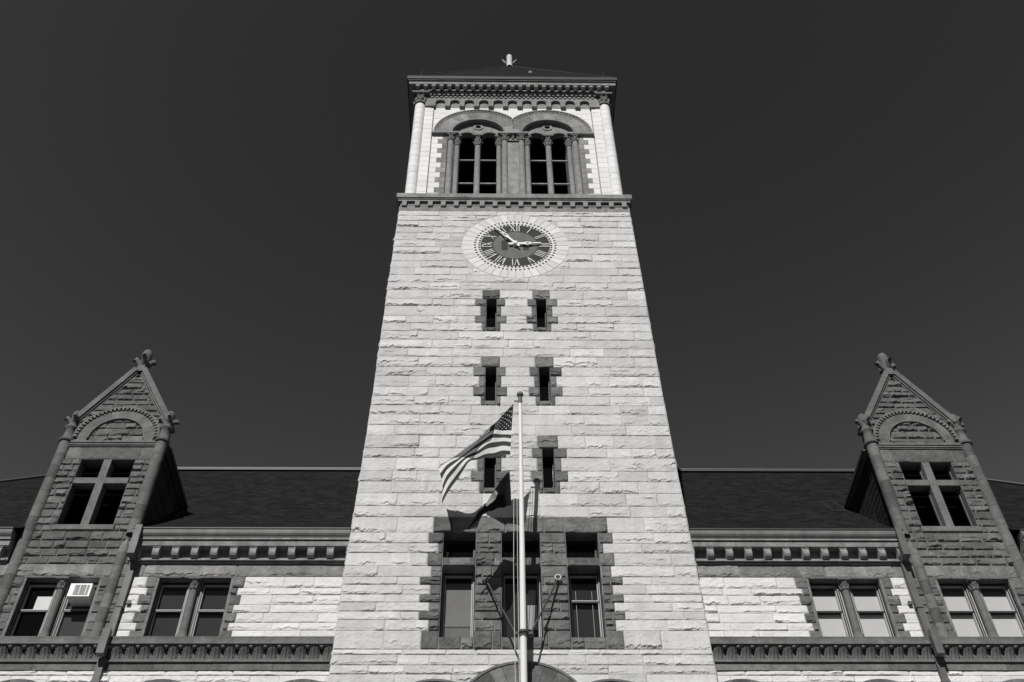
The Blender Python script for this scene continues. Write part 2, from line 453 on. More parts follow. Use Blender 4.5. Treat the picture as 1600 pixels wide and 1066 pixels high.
# three-arched loggia below the frame: granite piers and dark arches
low = [0, .8]+[round(.8+.6*k, 2) for k in range(1, 28)]; low = [z for z in low if z < 17]+[17.2]
masonry(tw, front(0), low, lambda z: (-hwf(z), hwf(z)), [], [(-1.0, 1.0, 14.4, 16.65), (-3.2, -1.6, 14.4, 16.45), (1.6, 3.2, 14.4, 16.45)], (GR, BR), (1, 1), .12, back=(MO, MB_))
for sgn, M in ((-1, westw), (1, eastw)):
    for a, b in zip(TC[:-1], TC[1:]):
        masonry(tw, M(sgn*hwf((a+b)/2)), [a, b], lambda z: (0, 10.2), [], [], (GR, BR), (1.15, 1), .075, back=(MO, MB_))
    masonry(tw, M(sgn*5.48), low, lambda z: (0, 10.2), [], [], (GR, BR), (1, 1), .3, back=(MO, MB_))
tw.quad((-5.5,10.2,0),(5.5,10.2,0),(5.1,10.2,41.2),(-5.1,10.2,41.2), GR)
for (x0, x1, z0, z1) in slits: reveal(tw, x0, x1, z0, z1, -.005, .62, BR, DK, 1.6)
for (x0, x1, z0, z1) in bigw: reveal(tw, x0, x1, z0, z1, -.005, .55, BR, DK, 2.2)
for x0, x1, z0, z1 in ((-1.0, 1.0, 14.4, 16.65), (-3.2, -1.6, 14.4, 16.45), (1.6, 3.2, 14.4, 16.45)): reveal(tw, x0, x1, z0, z1, -.005, .8, BR, DK, 2.5)
# transom band between the two rows of windows
for x0, x1 in ((-2.86,-2.44),(-2.40,-1.43),(-1.39,-.62),(-.58,.58),(.62,1.39),(1.43,2.40),(2.44,2.86)):
    tw.bev(x0, x1, -.035, .3, 22.04, 22.34, BR, rng.rand())
tw.build("tower_wall", CH)
for (cx, cz, r, th) in arches:
    a = Mesh(); nv = 15 if cx == 0 else 11
    for k in range(nv):
        a.arc(cx, cz, r-th, r, -.075, .3, BR, PI*k/nv+.003, PI*(k+1)/nv-.003, 4, tone=rng.rand())
    a.arc(cx, cz, r-.02, r+.05, -.10, .1, BR, 0, PI, 40)
    a.build("loggia_arch", CH)
# balcony that carries the flagpole, below the frame
a = Mesh(); a.box(-2.2, 2.2, -1.0, .1, 14.0, 14.3, BR); a.box(-.35,.35,-.5,-.02,14.3,15.35,BR)
for x in (-1.8, -.6, .6, 1.8): a.box(x-.15, x+.15, -.8, .05, 13.5, 14.0, BR)
a.build("balcony", CH)

# ---- windows
def window(x0, x1, z0, z1, Y, parent=CH, rail=None, blind=None, bz=None, label=None, glass=True, bead=True, name="window", fw=.06):
    w = Mesh(); f = fw
    for a in ((x0,x0+f,z0,z1),(x1-f,x1,z0,z1),(x0+f,x1-f,z1-f,z1),(x0+f,x1-f,z0,z0+f)):
        w.box(a[0], a[1], Y-.06, Y+.10, a[2], a[3], FD)
    if bead:
        b = .026
        for a in ((x0+f,x0+f+b,z0+f,z1-f),(x1-f-b,x1-f,z0+f,z1-f),(x0+f+b,x1-f-b,z1-f-b,z1-f),(x0+f+b,x1-f-b,z0+f,z0+f+b)):
            w.box(a[0], a[1], Y-.03, Y+.08, a[2], a[3], FL)
        w.box(x0+.012, x0+.03, Y-.075, Y-.061, z0, z1, FL); w.box(x1-.03, x1-.012, Y-.075, Y-.061, z0, z1, FL)
    if rail:
        w.box(x0+f, x1-f, Y-.045, Y+.09, rail-.03, rail+.03, FD)
        w.box(x0+f+.03, x1-f-.03, Y-.05, Y-.046, rail+.02, rail+.045, FL)
    o = w.build(name, parent)
    if label: o['label'] = label
    if glass:
        p = Mesh(); p.quad((x0+f,Y+.03,z0+f),(x1-f,Y+.03,z0+f),(x1-f,Y+.03,z1-f),(x0+f,Y+.03,z1-f), GL); p.build("pane", o)
    if blind:
        p = Mesh(); a, b = bz or (z0, z1)
        n = max(2, int((b-a)/.03))
        if blind in (BG, BK):   # venetian slats
            for k in range(n):
                z = a+(b-a)*k/n; h = (b-a)/n
                p.quad((x0+f,Y+.10,z+.004),(x1-f,Y+.10,z+.004),(x1-f,Y+.115,z+h),(x0+f,Y+.115,z+h), blind, rng.rand())
        else:
            p.box(x0+f+.005, x1-f-.005, Y+.10, Y+.112, a, b, blind)
        p.build("blind", o)
    return o

big_lab = ["", "tall window with pale grey blinds", "", "middle tall window partly behind the flagpole", "", "tall window with dark glass and thin white bars"]
for i, (x0, x1, z0, z1) in enumerate(bigw):
    if i % 2 == 0:
        o = window(x0+.02, x1-.02, z0, z1, .46, blind=BK, bz=(z0+.05, z0+.42), bead=False)
    else:
        o = window(x0+.02, x1-.02, z0, z1, .42, blind=(BG, BK, BK)[i//2], bz=(z0+.05, z1-.25), label=big_lab[i], rail=(None, None, 21.0)[i//2])
        if i == 1:
            p = Mesh(); p.box(x0+.10, x1-.10, .505, .515, z0+.05, z0+.72, CU2); p.box(x0+.10, x1-.10, .45, .465, z0+.70, z0+.715, FL); p.build("lower_blind", o)
        if i == 3:
            p = Mesh(); p.box(x1-.42, x1-.13, .50, .51, z0+.6, z0+1.45, BG); p.build("window_panel", o)  # sunlit square in the middle window, put in as a paler panel
        if i == 5:
            p = Mesh()
            for x in (x0+.24, x1-.28): p.box(x, x+.009, .435, .445, z0+.06, z1-.6, FL)
            p.build("glazing_bar", o)
for (x0, x1, z0, z1) in slits:
    o = window(x0+.01, x1-.01, z0, z1, .46, name="slit_window", bead=False, fw=.03)
    s_ = Mesh(); s_.box(x0+.01, x1-.01, .02, .36, z0, z0+.035, BB); s_.build("sill", o)

# ---- clock
ck = Mesh(); CZ = 38.64
for k in range(40):
    ck.arc(0, CZ, 1.76, 2.25, -.022, .02, DC, 2*PI*k/40+.005, 2*PI*(k+1)/40-.005, 3, tone=rng.rand())
ck.arc(0, CZ, 1.45, 1.765, -.019, .02, DC, 0, 2*PI, 96, tone=.5); ck.arc(0, CZ, 1.76, 2.24, -.012, .02, MB_, 0, 2*PI, 96, tone=.5)
ck.arc(0, CZ, 0.0, 1.46, -.020, .02, DD, 0, 2*PI, 96)
ck.arc(0, CZ, 0.0, .94, -.028, .02, DB, 0, 2*PI, 72)
for k in range(60):
    a = 2*PI*k/60
    for r, w, h in ((1.70, .036, .045), (1.52, .042, .045)):
        c, s_ = math.cos(a), math.sin(a)
        P = []
        for du, dv in ((-w,-h),(w,-h),(w,h),(-w,h)):
            rr = r+dv; P.append((rr*c - du*s_, CZ + rr*s_ + du*c))
        V = [(x, -.026, z) for x, z in P]
        ck.add(V, [(0,1,2,3)], DD)
for x0, x1 in ((-.58,-.32), (.33,.57)):
    ck.box(x0, x1, -.032, -.02, CZ-.35, CZ+.33, DD)
clock = ck.build("clock_face", CH)
def stroke(mb, P0, P1, w, a, y0=-.045, y1=-.019, m=HD):
    # P in numeral space: u to the right, v away from the centre
    rx, rz = math.cos(a), math.sin(a); tx, tz = math.sin(a), -math.cos(a)
    d = (P1[0]-P0[0], P1[1]-P0[1]); L = math.hypot(*d); n = (-d[1]/L*w/2, d[0]/L*w/2)
    V = []
    for y in (y0, y1):
        for p, s_ in ((P0,1),(P1,1),(P1,-1),(P0,-1)):
            u, v = p[0]+s_*n[0], p[1]+s_*n[1]
            V.append((tx*u+rx*v, y, CZ+tz*u+rz*v))
    mb.add(V, [(0,1,2,3),(0,4,5,1),(1,5,6,2),(2,6,7,3),(3,7,4,0)], m)
NUM = {1:"I",2:"II",3:"III",4:"IIII",5:"V",6:"VI",7:"VII",8:"VIII",9:"IX",10:"X",11:"XI",12:"XII"}
for h, t in NUM.items():
    nm = Mesh(); a = PI/2 - h*PI/6
    W = {'I':.10,'V':.25,'X':.26}; tot = sum(W[c] for c in t); u = -tot/2; v0, v1 = .98, 1.42
    for c in t:
        w = W[c]
        if c == 'I': stroke(nm, (u+w/2, v0), (u+w/2, v1), .036, a)
        if c == 'V': stroke(nm, (u+.03, v1), (u+w/2, v0), .05, a); stroke(nm, (u+w-.03, v1), (u+w/2, v0), .025, a)
        if c == 'X': stroke(nm, (u+.03, v1), (u+w-.03, v0), .05, a); stroke(nm, (u+w-.03, v1), (u+.03, v0), .025, a)
        u += w
    nm.mats = [NU]; nm.build("numeral", clock)
def hand(name, ang, L, wid, y):
    a = ang; hm = Mesh()
    stroke(hm, (0, -.28), (0, L*.42), wid*.9, a, y-.02, y+.02)
    stroke(hm, (-.03, L*.3), (-wid*.8, L*.48), wid*.5, a, y-.021, y+.02); stroke(hm, (.03, L*.3), (wid*.8, L*.48), wid*.5, a, y-.021, y+.02)
    stroke(hm, (-wid*.8, L*.46), (0, L*.68), wid*.5, a, y-.022, y+.02); stroke(hm, (wid*.8, L*.46), (0, L*.68), wid*.5, a, y-.022, y+.02)
    stroke(hm, (0, L*.62), (0, L), wid*.55, a, y-.02, y+.02)
    hm.build(name, clock)
hand("hour_hand", R(3), 1.08, .11, -.11)
hand("minute_hand", PI/2+R(37), 1.50, .085, -.15)
hb = Mesh(); hb.lathe([(0,-.19),(.10,-.19),(.12,-.03)], (0,0,0), HD, 16)
o = hb.build("hand_hub", clock); me = o.data
for v in me.vertices: v.co = (v.co.x, v.co.z, v.co.y+CZ)

# ---- ledge under the belfry, cornice and arcade above it
def ring(mb, half, half2, z0, z1, m, cy=5.08):
    """square course round the tower, outer half width half, inner half2"""
    a, b = half, half2
    mb.box(-a, a, cy-a, cy-b, z0, z1, m); mb.box(-a, a, cy+b, cy+a, z0, z1, m)
    mb.box(-a, -b, cy-b+.001, cy+b-.001, z0, z1, m); mb.box(b, a, cy-b+.001, cy+b-.001, z0, z1, m)
le = Mesh()
ring(le, 5.09, 4.6, 41.165, 41.50, BB); ring(le, 5.06, 4.6, 41.502, 41.84, MK)  # second ring is stone: shade between the brackets put in its dark colour
ring(le, 5.16, 4.6, 41.842, 41.93, BB); ring(le, 5.20, 4.6, 41.97, 42.03, BB); ring(le, 5.17, 4.6, 41.932, 41.968, BB); ring(le, 5.24, 4.5, 42.032, 42.34, BB)
ledge = le.build("belfry_ledge", CH)
def repeat(src, locs, parent, rots=None):
    out = []
    for i, L in enumerate(locs):
        if i == 0: o = src
        else:
            o = src.copy(); C.objects.link(o); o.parent = parent
        o.location = L
        if rots: o.rotation_euler = (0, 0, rots[i])
        out.append(o)
    return out
bm = Mesh(); bm.bev(-.105, .105, -.12, .02, -.36, 0, BB); bm.box(-.115,.115,-.125,.02,-.06,-.002,BB)
br_ = bm.build("bracket", ledge)
repeat(br_, [(-4.87+.573*k, .03, 41.842) for k in range(18)], ledge)
side = [(sgn*5.03, .55+.573*k, 41.842, sgn) for sgn in (-1, 1) for k in range(17)]
for x, y, z, sgn in side:
    o = br_.copy(); C.objects.link(o); o.parent = ledge; o.location = (x, y, z); o.rotation_euler = (0, 0, sgn*PI/2)

# belfry
bf = Mesh(); YP, YQ = .34, .28
ZS = 48.36
def arch_lo(c, r, z0):
    return lambda x: z0 + math.sqrt(max(0, r*r-(x-c)**2))
BC = [42.3+.4286*k for k in range(15)]
for s in (-1, 1):
    c = 1.72*s
    xs = np.linspace(c-1.5, c+1.5, 41)
    bf.strips(xs, arch_lo(c, 1.5, ZS), lambda x: 50.92, YP+.001, .6, AS)
    # white ashlar blocks beside and above, brown jambs toothed into them
    for k, (z0, z1) in enumerate(zip(BC[:-1], BC[1:])):
        if z0 > 48.1: continue
        z1 = min(z1, 48.2)
        wq = (3.66 if k % 2 == 0 else 3.44)
        for a, b, mm in ((3.2, wq, BB), (wq, 3.965, AS)):
            lo, hi = sorted((s*a, s*b)); patch(bf, front(YP-.002 if mm is BB else YP), lo, hi, z0, z1, 0, mm, tone=rng.rand(), depth=.006, j=.003)
    for z0, z1 in ((48.2,48.75),(48.75,49.3),(49.3,49.85),(49.85,50.4),(50.4,50.92)):
        lo, hi = sorted((s*3.21, s*3.965)); patch(bf, front(YP), lo, hi, z0, z1, 0, AS, tone=rng.rand(), depth=.006, j=.003)
    lo, hi = sorted((s*.0, s*.23)); patch(bf, front(YP), lo, hi, 48.2, 50.92, 0, AS, tone=.5, depth=.006, j=.0)
    lo, hi = sorted((s*4.0, s*4.45))
    for z0, z1 in zip(np.arange(42.3, 50.9, .43), np.arange(42.73, 51.4, .43)):
        patch(bf, front(YQ), lo, hi, z0, min(z1, 50.92), 0, AS, tone=rng.rand(), depth=.006, j=.003)
        lo2, hi2 = .4, 9.8
    # core behind
    lo, hi = sorted((s*3.2, s*4.72)); bf.box(lo, hi, YP+.012, 1.6, 42.2, 52.0, MB_)
    lo, hi = sorted((s*2.86, s*3.2)); bf.box(lo, hi, .43, 1.6, 42.2, 48.34, BB)
    lo, hi = sorted((s*2.62, s*2.86)); bf.box(lo, hi, .54, 1.6, 42.2, 48.34, BB)
    lo, hi = sorted((s*.26, s*.55)); bf.box(lo, hi, .43, 1.6, 42.2, 48.34, BB)
    lo, hi = sorted((s*.55, s*.80)); bf.box(lo, hi, .54, 1.6, 42.2, 48.34, BB)
    # tympanum with two small arches
    xs = np.linspace(c-1.42, c+1.42, 61)
    def lo_(x, c=c):
        for cc in (c-.565, c+.565):
            if abs(x-cc) < .40: return 48.33 + math.sqrt(.16-(x-cc)**2)
        return 48.33
    bf.strips(xs, lo_, arch_lo(c, 1.38, ZS), .50, .78, BB)
    for cc in (c-.565, c+.565): bf.arc(cc, 48.33, .40, .50, .465, .6, BB, 0, PI, 18, tone=.2)
    bf.arc(c, 49.27, .14, .25, .46, .52, BB, 0, 2*PI, 28, tone=.8)
    bf.arc(c, 49.27, 0, .145, .485, .51, DK, 0, 2*PI, 24)  # darkness of the oculus hole painted as a flat black disc
    # bars across the openings
    for z in (46.42, 44.40):
        bf.box(c-.89, c+.89, .62, .70, z-.035, z+.035, BB, 1.0)
    # sills
    bf.box(c-1.48, c+1.48, .16, 1.2, 42.3, 42.66, BB)
    # voussoir ring, roll moulding and toothed hood
    kw = dict(xmax=-.003) if s < 0 else dict(xmin=.003)
    for k in range(15):
        bf.arc(c, ZS, 1.34, 2.0, .262, .6, BB, PI*k/15+.0015, PI*(k+1)/15-.0015, 5, tone=rng.rand(), **kw)
    bf.arc(c, ZS, 1.27, 1.36, .235, .62, BB, 0, PI, 40, tone=.3)
    bf.arc(c, ZS, 2.0, 2.07, .245, .5, BB, 0, PI, 48, tone=.4, **kw)
    bf.arc(c, ZS, 2.13, 2.20, .20, .5, BB, 0, PI, 48, tone=.6, **kw)
    bf.arc(c, ZS, 2.05, 2.15, .335, .5, MK, 0, PI, 48, tone=.3, **kw)  # shade of the hood's recess put in as a dark band
    for k in range(36):
        a = PI*(k+.5)/36
        if abs(c+2.1*math.cos(a)) < .05 or (c+2.1*math.cos(a))*s < 0: continue
        bf.arc(c, ZS, 2.068, 2.132, .225, .4, BB, a-.024, a+.024, 2, tone=1)
    # impost
    for a, b in ((2.66, 3.98), ):
        lo, hi = sorted((s*a, s*b)); bf.box(lo, hi, .17, .6, 48.22, 48.35, BB)
patch(bf, front(.36), -.26, .26, 42.3, 47.66, 0, BB, tone=.7, j=0); bf.box(-.28,.28,.37,1.6,42.2,48.3,BB)
bf.box(-.75, .75, .17, .6, 48.22, 48.35, BB)
# carved frieze on the centre pier
for k in range(5):
    x = -.48+.24*k; bf.lathe([(.0,0),(.05,.03),(.07,.14),(.11,.28),(.12,.34)], (x, .36, 47.86), CP, 8)
bf.box(-.28, .28, .29, .4, 47.68, 47.76, CP)
# closed sides, back, floor, lid (dark inside)
bf.box(-4.7, -4.45, 1.6, 9.75, 42.2, 52.0, AS); bf.box(4.45, 4.7, 1.6, 9.75, 42.2, 52.0, AS); bf.box(-4.7, 4.7, 9.5, 9.78, 42.2, 52.0, AS)
bf.box(-4.44, 4.44, 1.61, 1.7, 42.2, 42.35, DK); bf.box(-4.44, 4.44, 3.2, 3.3, 42.2, 52, DK); bf.box(-4.44, 4.44, .9, 3.2, 48.9, 49.0, DK)
bf.box(-4.44, 4.44, 1.2, 3.2, 42.2, 42.3, DK)
for x in (-4.43, -.02, .02, 4.43): bf.quad((x,1.61,42.2),(x,3.2,42.2),(x,3.2,49),(x,1.61,49), DK)
bf.box(-3.97, 3.97, .60, 1.6, 49.75, 52.0, BB)
belfry = bf.build("belfry", CH)

# colonnettes and corner columns
def capital(mb, r, z0, z1, R1, m=None, leaves=8):
    m = m or CP; h = z1-z0
    mb.lathe([(r*1.0, 0), (r*1.28, .03*h), (r*1.28, .10*h), (r*1.0, .13*h), (r*1.05, .4*h), (R1*.80, .82*h), (R1*.8, .84*h)], (0,0,z0), m, 16)
    mb.box(-R1, R1, -R1, R1, z0+.84*h, z1, m)
    for row, (za, zb, ro) in enumerate(((.16, .55, .78), (.42, .86, .98))):
        for k in range(leaves):
            a = 2*PI*(k+.5*row)/leaves; c, s_ = math.cos(a), math.sin(a)
            P = [(r*1.02*c, r*1.02*s_, z0+za*h), (r*1.25*c, r*1.25*s_, z0+(za*.4+zb*.6)*h), (R1*ro*c, R1*ro*s_, z0+zb*h), (R1*(ro+.12)*c, R1*(ro+.12)*s_, z0+(zb-.08)*h)]
            mb.tube(P, [r*.22, r*.26, r*.24, r*.10], m, 6)
def column(name, r, z0, z1, zc, R1, m, base=True, drums=0, parent=None):
    s_ = Mesh()
    if drums:
        zz = np.linspace(z0, z1, drums+1)
        for a, b in zip(zz[:-1], zz[1:]): drum(s_, r, a-z0, b-z0, (0,0,0), m)
    else: s_.lathe([(r, 0), (r*.95, z1-z0)], (0,0,0), m, 16, tone=rng.rand())
    return s_
# corner columns
cc = column("corner_column", .275, 42.62, 51.1, 52.05, .5, AS, drums=17)
cornercol = cc.build("corner_column", belfry)
cb = Mesh(); cb.lathe([(.36,0),(.36,.10),(.33,.16),(.29,.22),(.31,.28),(.275,.30)], (0,0,-.32), BB, 22); cbase = cb.build("column_base", belfry)
repeat(cbase, [(-4.70, .40, 42.62), (4.70, .40, 42.62)], belfry)
cb = Mesh(); capital(cb, .27, 8.48, 9.42, .44)
capm = cb.build("column_capital", belfry)
repeat(cornercol, [(-4.70, .40, 42.62), (4.70, .40, 42.62), (-4.7, 9.76, 42.62), (4.7, 9.76, 42.62)], belfry)
repeat(capm, [(-4.70, .40, 42.62), (4.70, .40, 42.62)], belfry)
def shaft(r, h, ch, R1, m, drums=0):
    s_ = Mesh()
    s_.lathe([(r*1.35,0),(r*1.35,.05),(r*1.05,.10),(r,.14),(r*.94,h)], (0,0,0), m, 16, tone=.6)
    capital(s_, r*.94, h, h+ch, R1)
    return s_
co = shaft(.15, 5.05, .5, .20, BB).build("outer_colonnette", belfry); repeat(co, [(x, .40, 42.66) for x in (-3.03,-.41,.41,3.03)], belfry)
ci = shaft(.125, 4.75, .80, .21, BB).build("inner_colonnette", belfry); repeat(ci, [(x, .50, 42.66) for x in (-2.72,-.69,.69,2.72)], belfry)
cm = shaft(.145, 4.85, .84, .26, BB).build("mullion_column", belfry); repeat(cm, [(x, .56, 42.66) for x in (-1.72,1.72)], belfry)

# cornice of the tower
cn = Mesh()
def arcade_lo(x):
    k = round(x/.736); 
    dx = x-k*.736
    if abs(k) <= 5 and abs(dx) < .245: return 51.30 + math.sqrt(max(0, .245**2-dx*dx))*.9
    return 50.90
xs = []
for k in range(-5, 6):
    xs += list(k*.736 + np.array([-.2451,-.245,-.235,-.2,-.14,-.07,0,.07,.14,.2,.235,.245,.2451]))
xs = [-4.45]+xs+[4.45]
cn.strips(xs, arcade_lo, lambda x: 51.68, .20, .345, BB)
cn.box(-4.45, 4.45, .335, .6, 50.925, 51.7, BB)
for k in range(-6, 6):
    x = (k+.5)*.736; cn.bev(x-.13, x+.13, .175, .3, 50.86, 50.98, BB)
ring(cn, 4.88, 4.3, 51.682, 52.02, BB)
for k in range(-18, 19):
    x = k*.235
    cn.box(x-.065, x+.065, .10, .21, 51.86, 52.015, BB, .7)
    if k < 18: cn.box(x+.0525, x+.1825, .15, .21, 51.70, 51.80, BB, .9)
ring(cn, 5.02, 4.3, 52.022, 52.07, BB)
ring(cn, 5.05, 4.3, 52.072, 52.36, MK)  # band behind the brackets coloured dark to deepen the soffit's shade
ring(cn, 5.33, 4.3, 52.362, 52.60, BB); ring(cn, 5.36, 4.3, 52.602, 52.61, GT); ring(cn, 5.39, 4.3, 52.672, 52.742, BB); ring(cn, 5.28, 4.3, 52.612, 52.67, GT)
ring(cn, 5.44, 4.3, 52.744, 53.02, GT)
for k in range(24): cn.box(-4.669+.406*k-.12, -4.669+.406*k+.12, -.03, .04, 52.09, 52.20, BB, 1)  # sunlit bits of the band between brackets, added as light blocks
cornice = cn.build("tower_cornice", CH)
b1 = Mesh(); b1.bev(-.10,.10,-.25,.02,-.17,0,BB,1,.02)
b1 = b1.build("bracket", cornice)
repeat(b1, [(-4.872+.406*k, .02, 52.361) for k in range(25)], cornice)
# roof pyramid
rf = Mesh()
h = 5.40; ap = (0.0, 5.08, 64.9)
for a, b in (((-h,5.08-h),(h,5.08-h)), ((h,5.08-h),(h,5.08+h)), ((h,5.08+h),(-h,5.08+h)), ((-h,5.08+h),(-h,5.08-h))):
    rf.add([(a[0],a[1],53.0),(b[0],b[1],53.0),ap], [(0,1,2)], SL)
for sx in (-1, 1):
    rf.tube([(sx*h, 5.08-h, 53.03), ap], .03, MK, 6); rf.tube([(sx*h, 5.08+h, 53.03), ap], .03, MK, 6)
troof = rf.build("tower_roof", CH)
f = Mesh(); f.lathe([(.24,-.1),(.19,.1),(.175,.4),(.185,1.45)], (0,5.08,64.75), DC, 12, tone=0); f.lathe([(.185,1.45),(0,1.45)], (0,5.08,64.75), BB, 14, tone=1)
for a in (0, 2):
    c, s_ = math.cos(a*PI/2), 0
    f.tube([(.17*c, 5.08, 65.20),(.28*c,5.08,65.34),(.40*c,5.08,65.62),(.47*c,5.08,65.72)], [.08,.08,.075,.06], BB, 7)
f.build("finial", troof)
for x in (-4.75, 4.75):
    f = Mesh(); f.tube([(x, -.3, 52.9),(x+.02,-.3,53.8)], .007, MK, 6); f.build("lightning_rod", troof)
f = Mesh(); f.lathe([(0,.18),(.12,.12),(.14,0),(.12,-.1)], (1.08, 1.62, 57.2), ML, 10); f.tube([(1.08,1.62,56.7),(1.08,1.62,57.15)], .03, MK, 6); f.build("roof_lamp", troof)

# ---- wings
YW = .40  # wing numbers: from image pixels, scaled about the camera onto this nearer plane
WC = [19.60, 19.99, 20.26, 20.60, 20.89, 21.24, 21.50, 21.91]
LC = [17.0, 17.3, 17.62, 17.93, 18.26, 18.50, 18.67]
roof_prof = [(-.02,23.47),(.12,23.60),(.3,23.8),(.83,24.25),(1.36,24.78),(2.0,25.46),(2.77,26.33),(3.4,27.05),(8.2,33.28)]
XD = 13.95
def mx(s, a, b): return tuple(sorted((s*a, s*b)))

def wing(s):
    side = "left" if s < 0 else "right"
    W = Mesh(); P = CH
    br = []; op = []
    def B(a, b, c, d): br.append(mx(s, a, b)+(c, d))
    # quoins of the two-light window next to the tower
    for k, (z0, z1) in enumerate(zip(WC[:-1], WC[1:])):
        inner = (8.50, 8.65, 8.48, 8.62, 8.46, 8.60, 8.44)[k]; outer = (11.48, 11.36, 11.50, 11.36, 11.52, 11.34, 11.43)[k]
        B(inner, outer, z0, z1); B(11.86, 16.3, z0, z1)
    op.append(mx(s, 8.82, 11.10)+(19.7, 21.86)); op.append(mx(s, 12.82, 15.13)+(19.7, 21.86))
    masonry(W, front(YW), WC, lambda z: mx(s, 5.0, 26), br, op, (GW, BR), (1, 1.5), .045, back=(MO, MB_))
    masonry(W, front(YW), [21.91, 22.385], lambda z: mx(s, 5.0, 26), [], [], (BB, BB), (1, 1), .045, back=(MB_, MB_), blen=(1.4, 3.2))
    masonry(W, front(YW), LC, lambda z: mx(s, 5.0, 26), [], [], (GW, BR), (1, 1), .045, back=(MO, MB_))
    lowc = [0, .8]+[round(.8+.6*k, 2) for k in range(1, 27)]+[17.0]
    masonry(W, front(YW), lowc, lambda z: mx(s, 5.0, 26), [], [], (GR, BR), (1, 1), .3, back=(MO, MB_))
    lo, hi = mx(s, 5.0, 26)
    W.box(lo, hi, 1.6, 1.7, 0, 23.4, DK)
    lo, hi = mx(s, 25.9, 26); W.box(lo, hi, YW+.03, 15, 0, 23.4, GR)
    lo, hi = mx(s, 5.0, 26); W.box(lo, hi, 15, 15.3, 0, 23.4, GR)
    for a, b in ((8.82, 11.10), (12.82, 15.13)):
        lo, hi = mx(s, a, b); reveal(W, lo, hi, 19.7, 21.86, YW-.005, YW+.42, BR, DK, 1.55)
        W.box(lo-.06, hi+.06, YW-.03, YW+.3, 21.862, 21.92, BR)
        for x in (lo, hi):
            W.box(x-.045, x+.045, YW-.02, YW+.1, 19.7, 21.86, BR, .9)
    for cx in (10.15, 14.15, 6.2, 18.2):
        for k in range(9): W.arc(s*cx, 16.87, .9, 1.5, YW-.07, YW+.3, BR, PI*k/9+.004, PI*(k+1)/9-.004, 4, tone=rng.rand())
        W.arc(s*cx, 16.87, 0, .91, YW-.03, YW+.3, DK, 0, PI, 20)
    wall = W.build("wing_wall", P)
    # string course under the windows, carved with leaves
    S = Mesh(); lo, hi = mx(s, 5.43, 26)
    S.box(lo, hi, YW-.24, YW+.1, 19.50, 19.56, BR); S.box(lo, hi, YW-.22, YW+.1, 19.562, 19.66, BR, .3); S.box(lo, hi, YW-.25, YW+.05, 19.40, 19.496, BR, .6); S.box(lo, hi, YW-.19, YW+.1, 19.345, 19.398, BR, .8)
    S.box(lo, hi, YW-.035, YW+.1, 18.96, 19.343, BR, .3)
    S.box(lo, hi, YW-.11, YW+.1, 18.90, 18.958, BR, .8)
    for a in np.arange(5.43, 26, 1.7):
        l2, h2 = mx(s, a+.004, min(a+1.696, 26)); S.box(l2, h2, YW-.045-.01*rng.rand(), YW+.1, 18.66, 18.898, BR, rng.rand())
    n = int(12/.405) if True else 0
    for k in range(28):
        x = s*(5.62+.405*k)
        if abs(x) > 16.2: break
        w = .195
        # a leaning acanthus leaf: ribs that rise from the foot and curl out under the lip
        nu_, nv_ = 14, 9; V = []
        for jv in range(nv_+1):
            v = jv/nv_; wd = .185-.045*v; lean = .05*v
            for iu in range(nu_+1):
                u = -1+2*iu/nu_
                yy = .035+.17*v**1.8*(1-.25*u*u)+.035*(1-u*u)+.013*math.cos(u*9+v*1.5) - .02*max(0, v-.85)*4
                V.append((x+lean+u*wd*(1-.22*abs(math.sin(v*9))*.5), YW-yy, 18.985+.335*v-.03*u*u*v))
        S.add(V, [(j*(nu_+1)+i, j*(nu_+1)+i+1, (j+1)*(nu_+1)+i+1, (j+1)*(nu_+1)+i) for j in range(nv_) for i in range(nu_)], CP, rng.rand(), False)
        S.lathe([(0,-.05),(.05,-.03),(.065,0),(.05,.04),(0,.05)], (x+.235, YW-.17, 19.335), CP, 8)
    st = S.build("string_course", P)
    # main cornice
    K = Mesh()
    for a, b in ((5.36, 12.16), (15.92, 26)):
        lo, hi = mx(s, a, b)
        K.box(lo, hi, YW-.02, YW+.3, 22.385, 23.3, BB, .5)
        K.box(lo, hi, YW-.08, YW-.021, 22.39, 22.415, BB, .5); K.box(lo, hi, YW-.05, YW-.021, 22.416, 22.44, MB_)
        K.box(lo, hi, YW-.15, YW-.021, 22.442, 22.50, BB, .8)
        K.box(lo, hi, YW-.30, YW-.021, 22.88, 23.075, BB, .4)
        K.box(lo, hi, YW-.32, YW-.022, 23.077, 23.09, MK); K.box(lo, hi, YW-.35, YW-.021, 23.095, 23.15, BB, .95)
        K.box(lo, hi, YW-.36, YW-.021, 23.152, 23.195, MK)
        # gutter: curved face
        prof = [(YW-.37, 23.196), (YW-.40, 23.23), (YW-.43, 23.28), (YW-.44, 23.34), (YW-.445, 23.40), (YW-.47, 23.425), (YW-.47, 23.47), (YW-.40, 23.48), (YW-.30, 23.45)]
        for (ya, za), (yb, zb) in zip(prof[:-1], prof[1:]):
            K.quad((lo, ya, za), (hi, ya, za), (hi, yb, zb), (lo, yb, zb), MK if za >= 23.40 else ML)
        for x in (lo+.001, hi-.001):
            K.add([(x, y, z) for y, z in prof]+[(x, YW, 23.45), (x, YW, 23.196)], [tuple(range(11))], ML)
    kc = K.build("main_cornice", P)
    bk = Mesh()
    bp = [(0, 0), (-.235, 0), (-.24, -.05), (-.225, -.055), (-.25, -.10), (-.27, -.17), (-.262, -.25), (-.235, -.32), (-.18, -.36), (-.10, -.37), (-.05, -.33), (0, -.33)]
    w = .105
    V = [(x, y, z) for x in (-w, w) for y, z in bp]; n_ = len(bp)
    bk.add(V, [(i, (i+1) % n_, n_+(i+1) % n_, n_+i) for i in range(n_)], BB, .7)
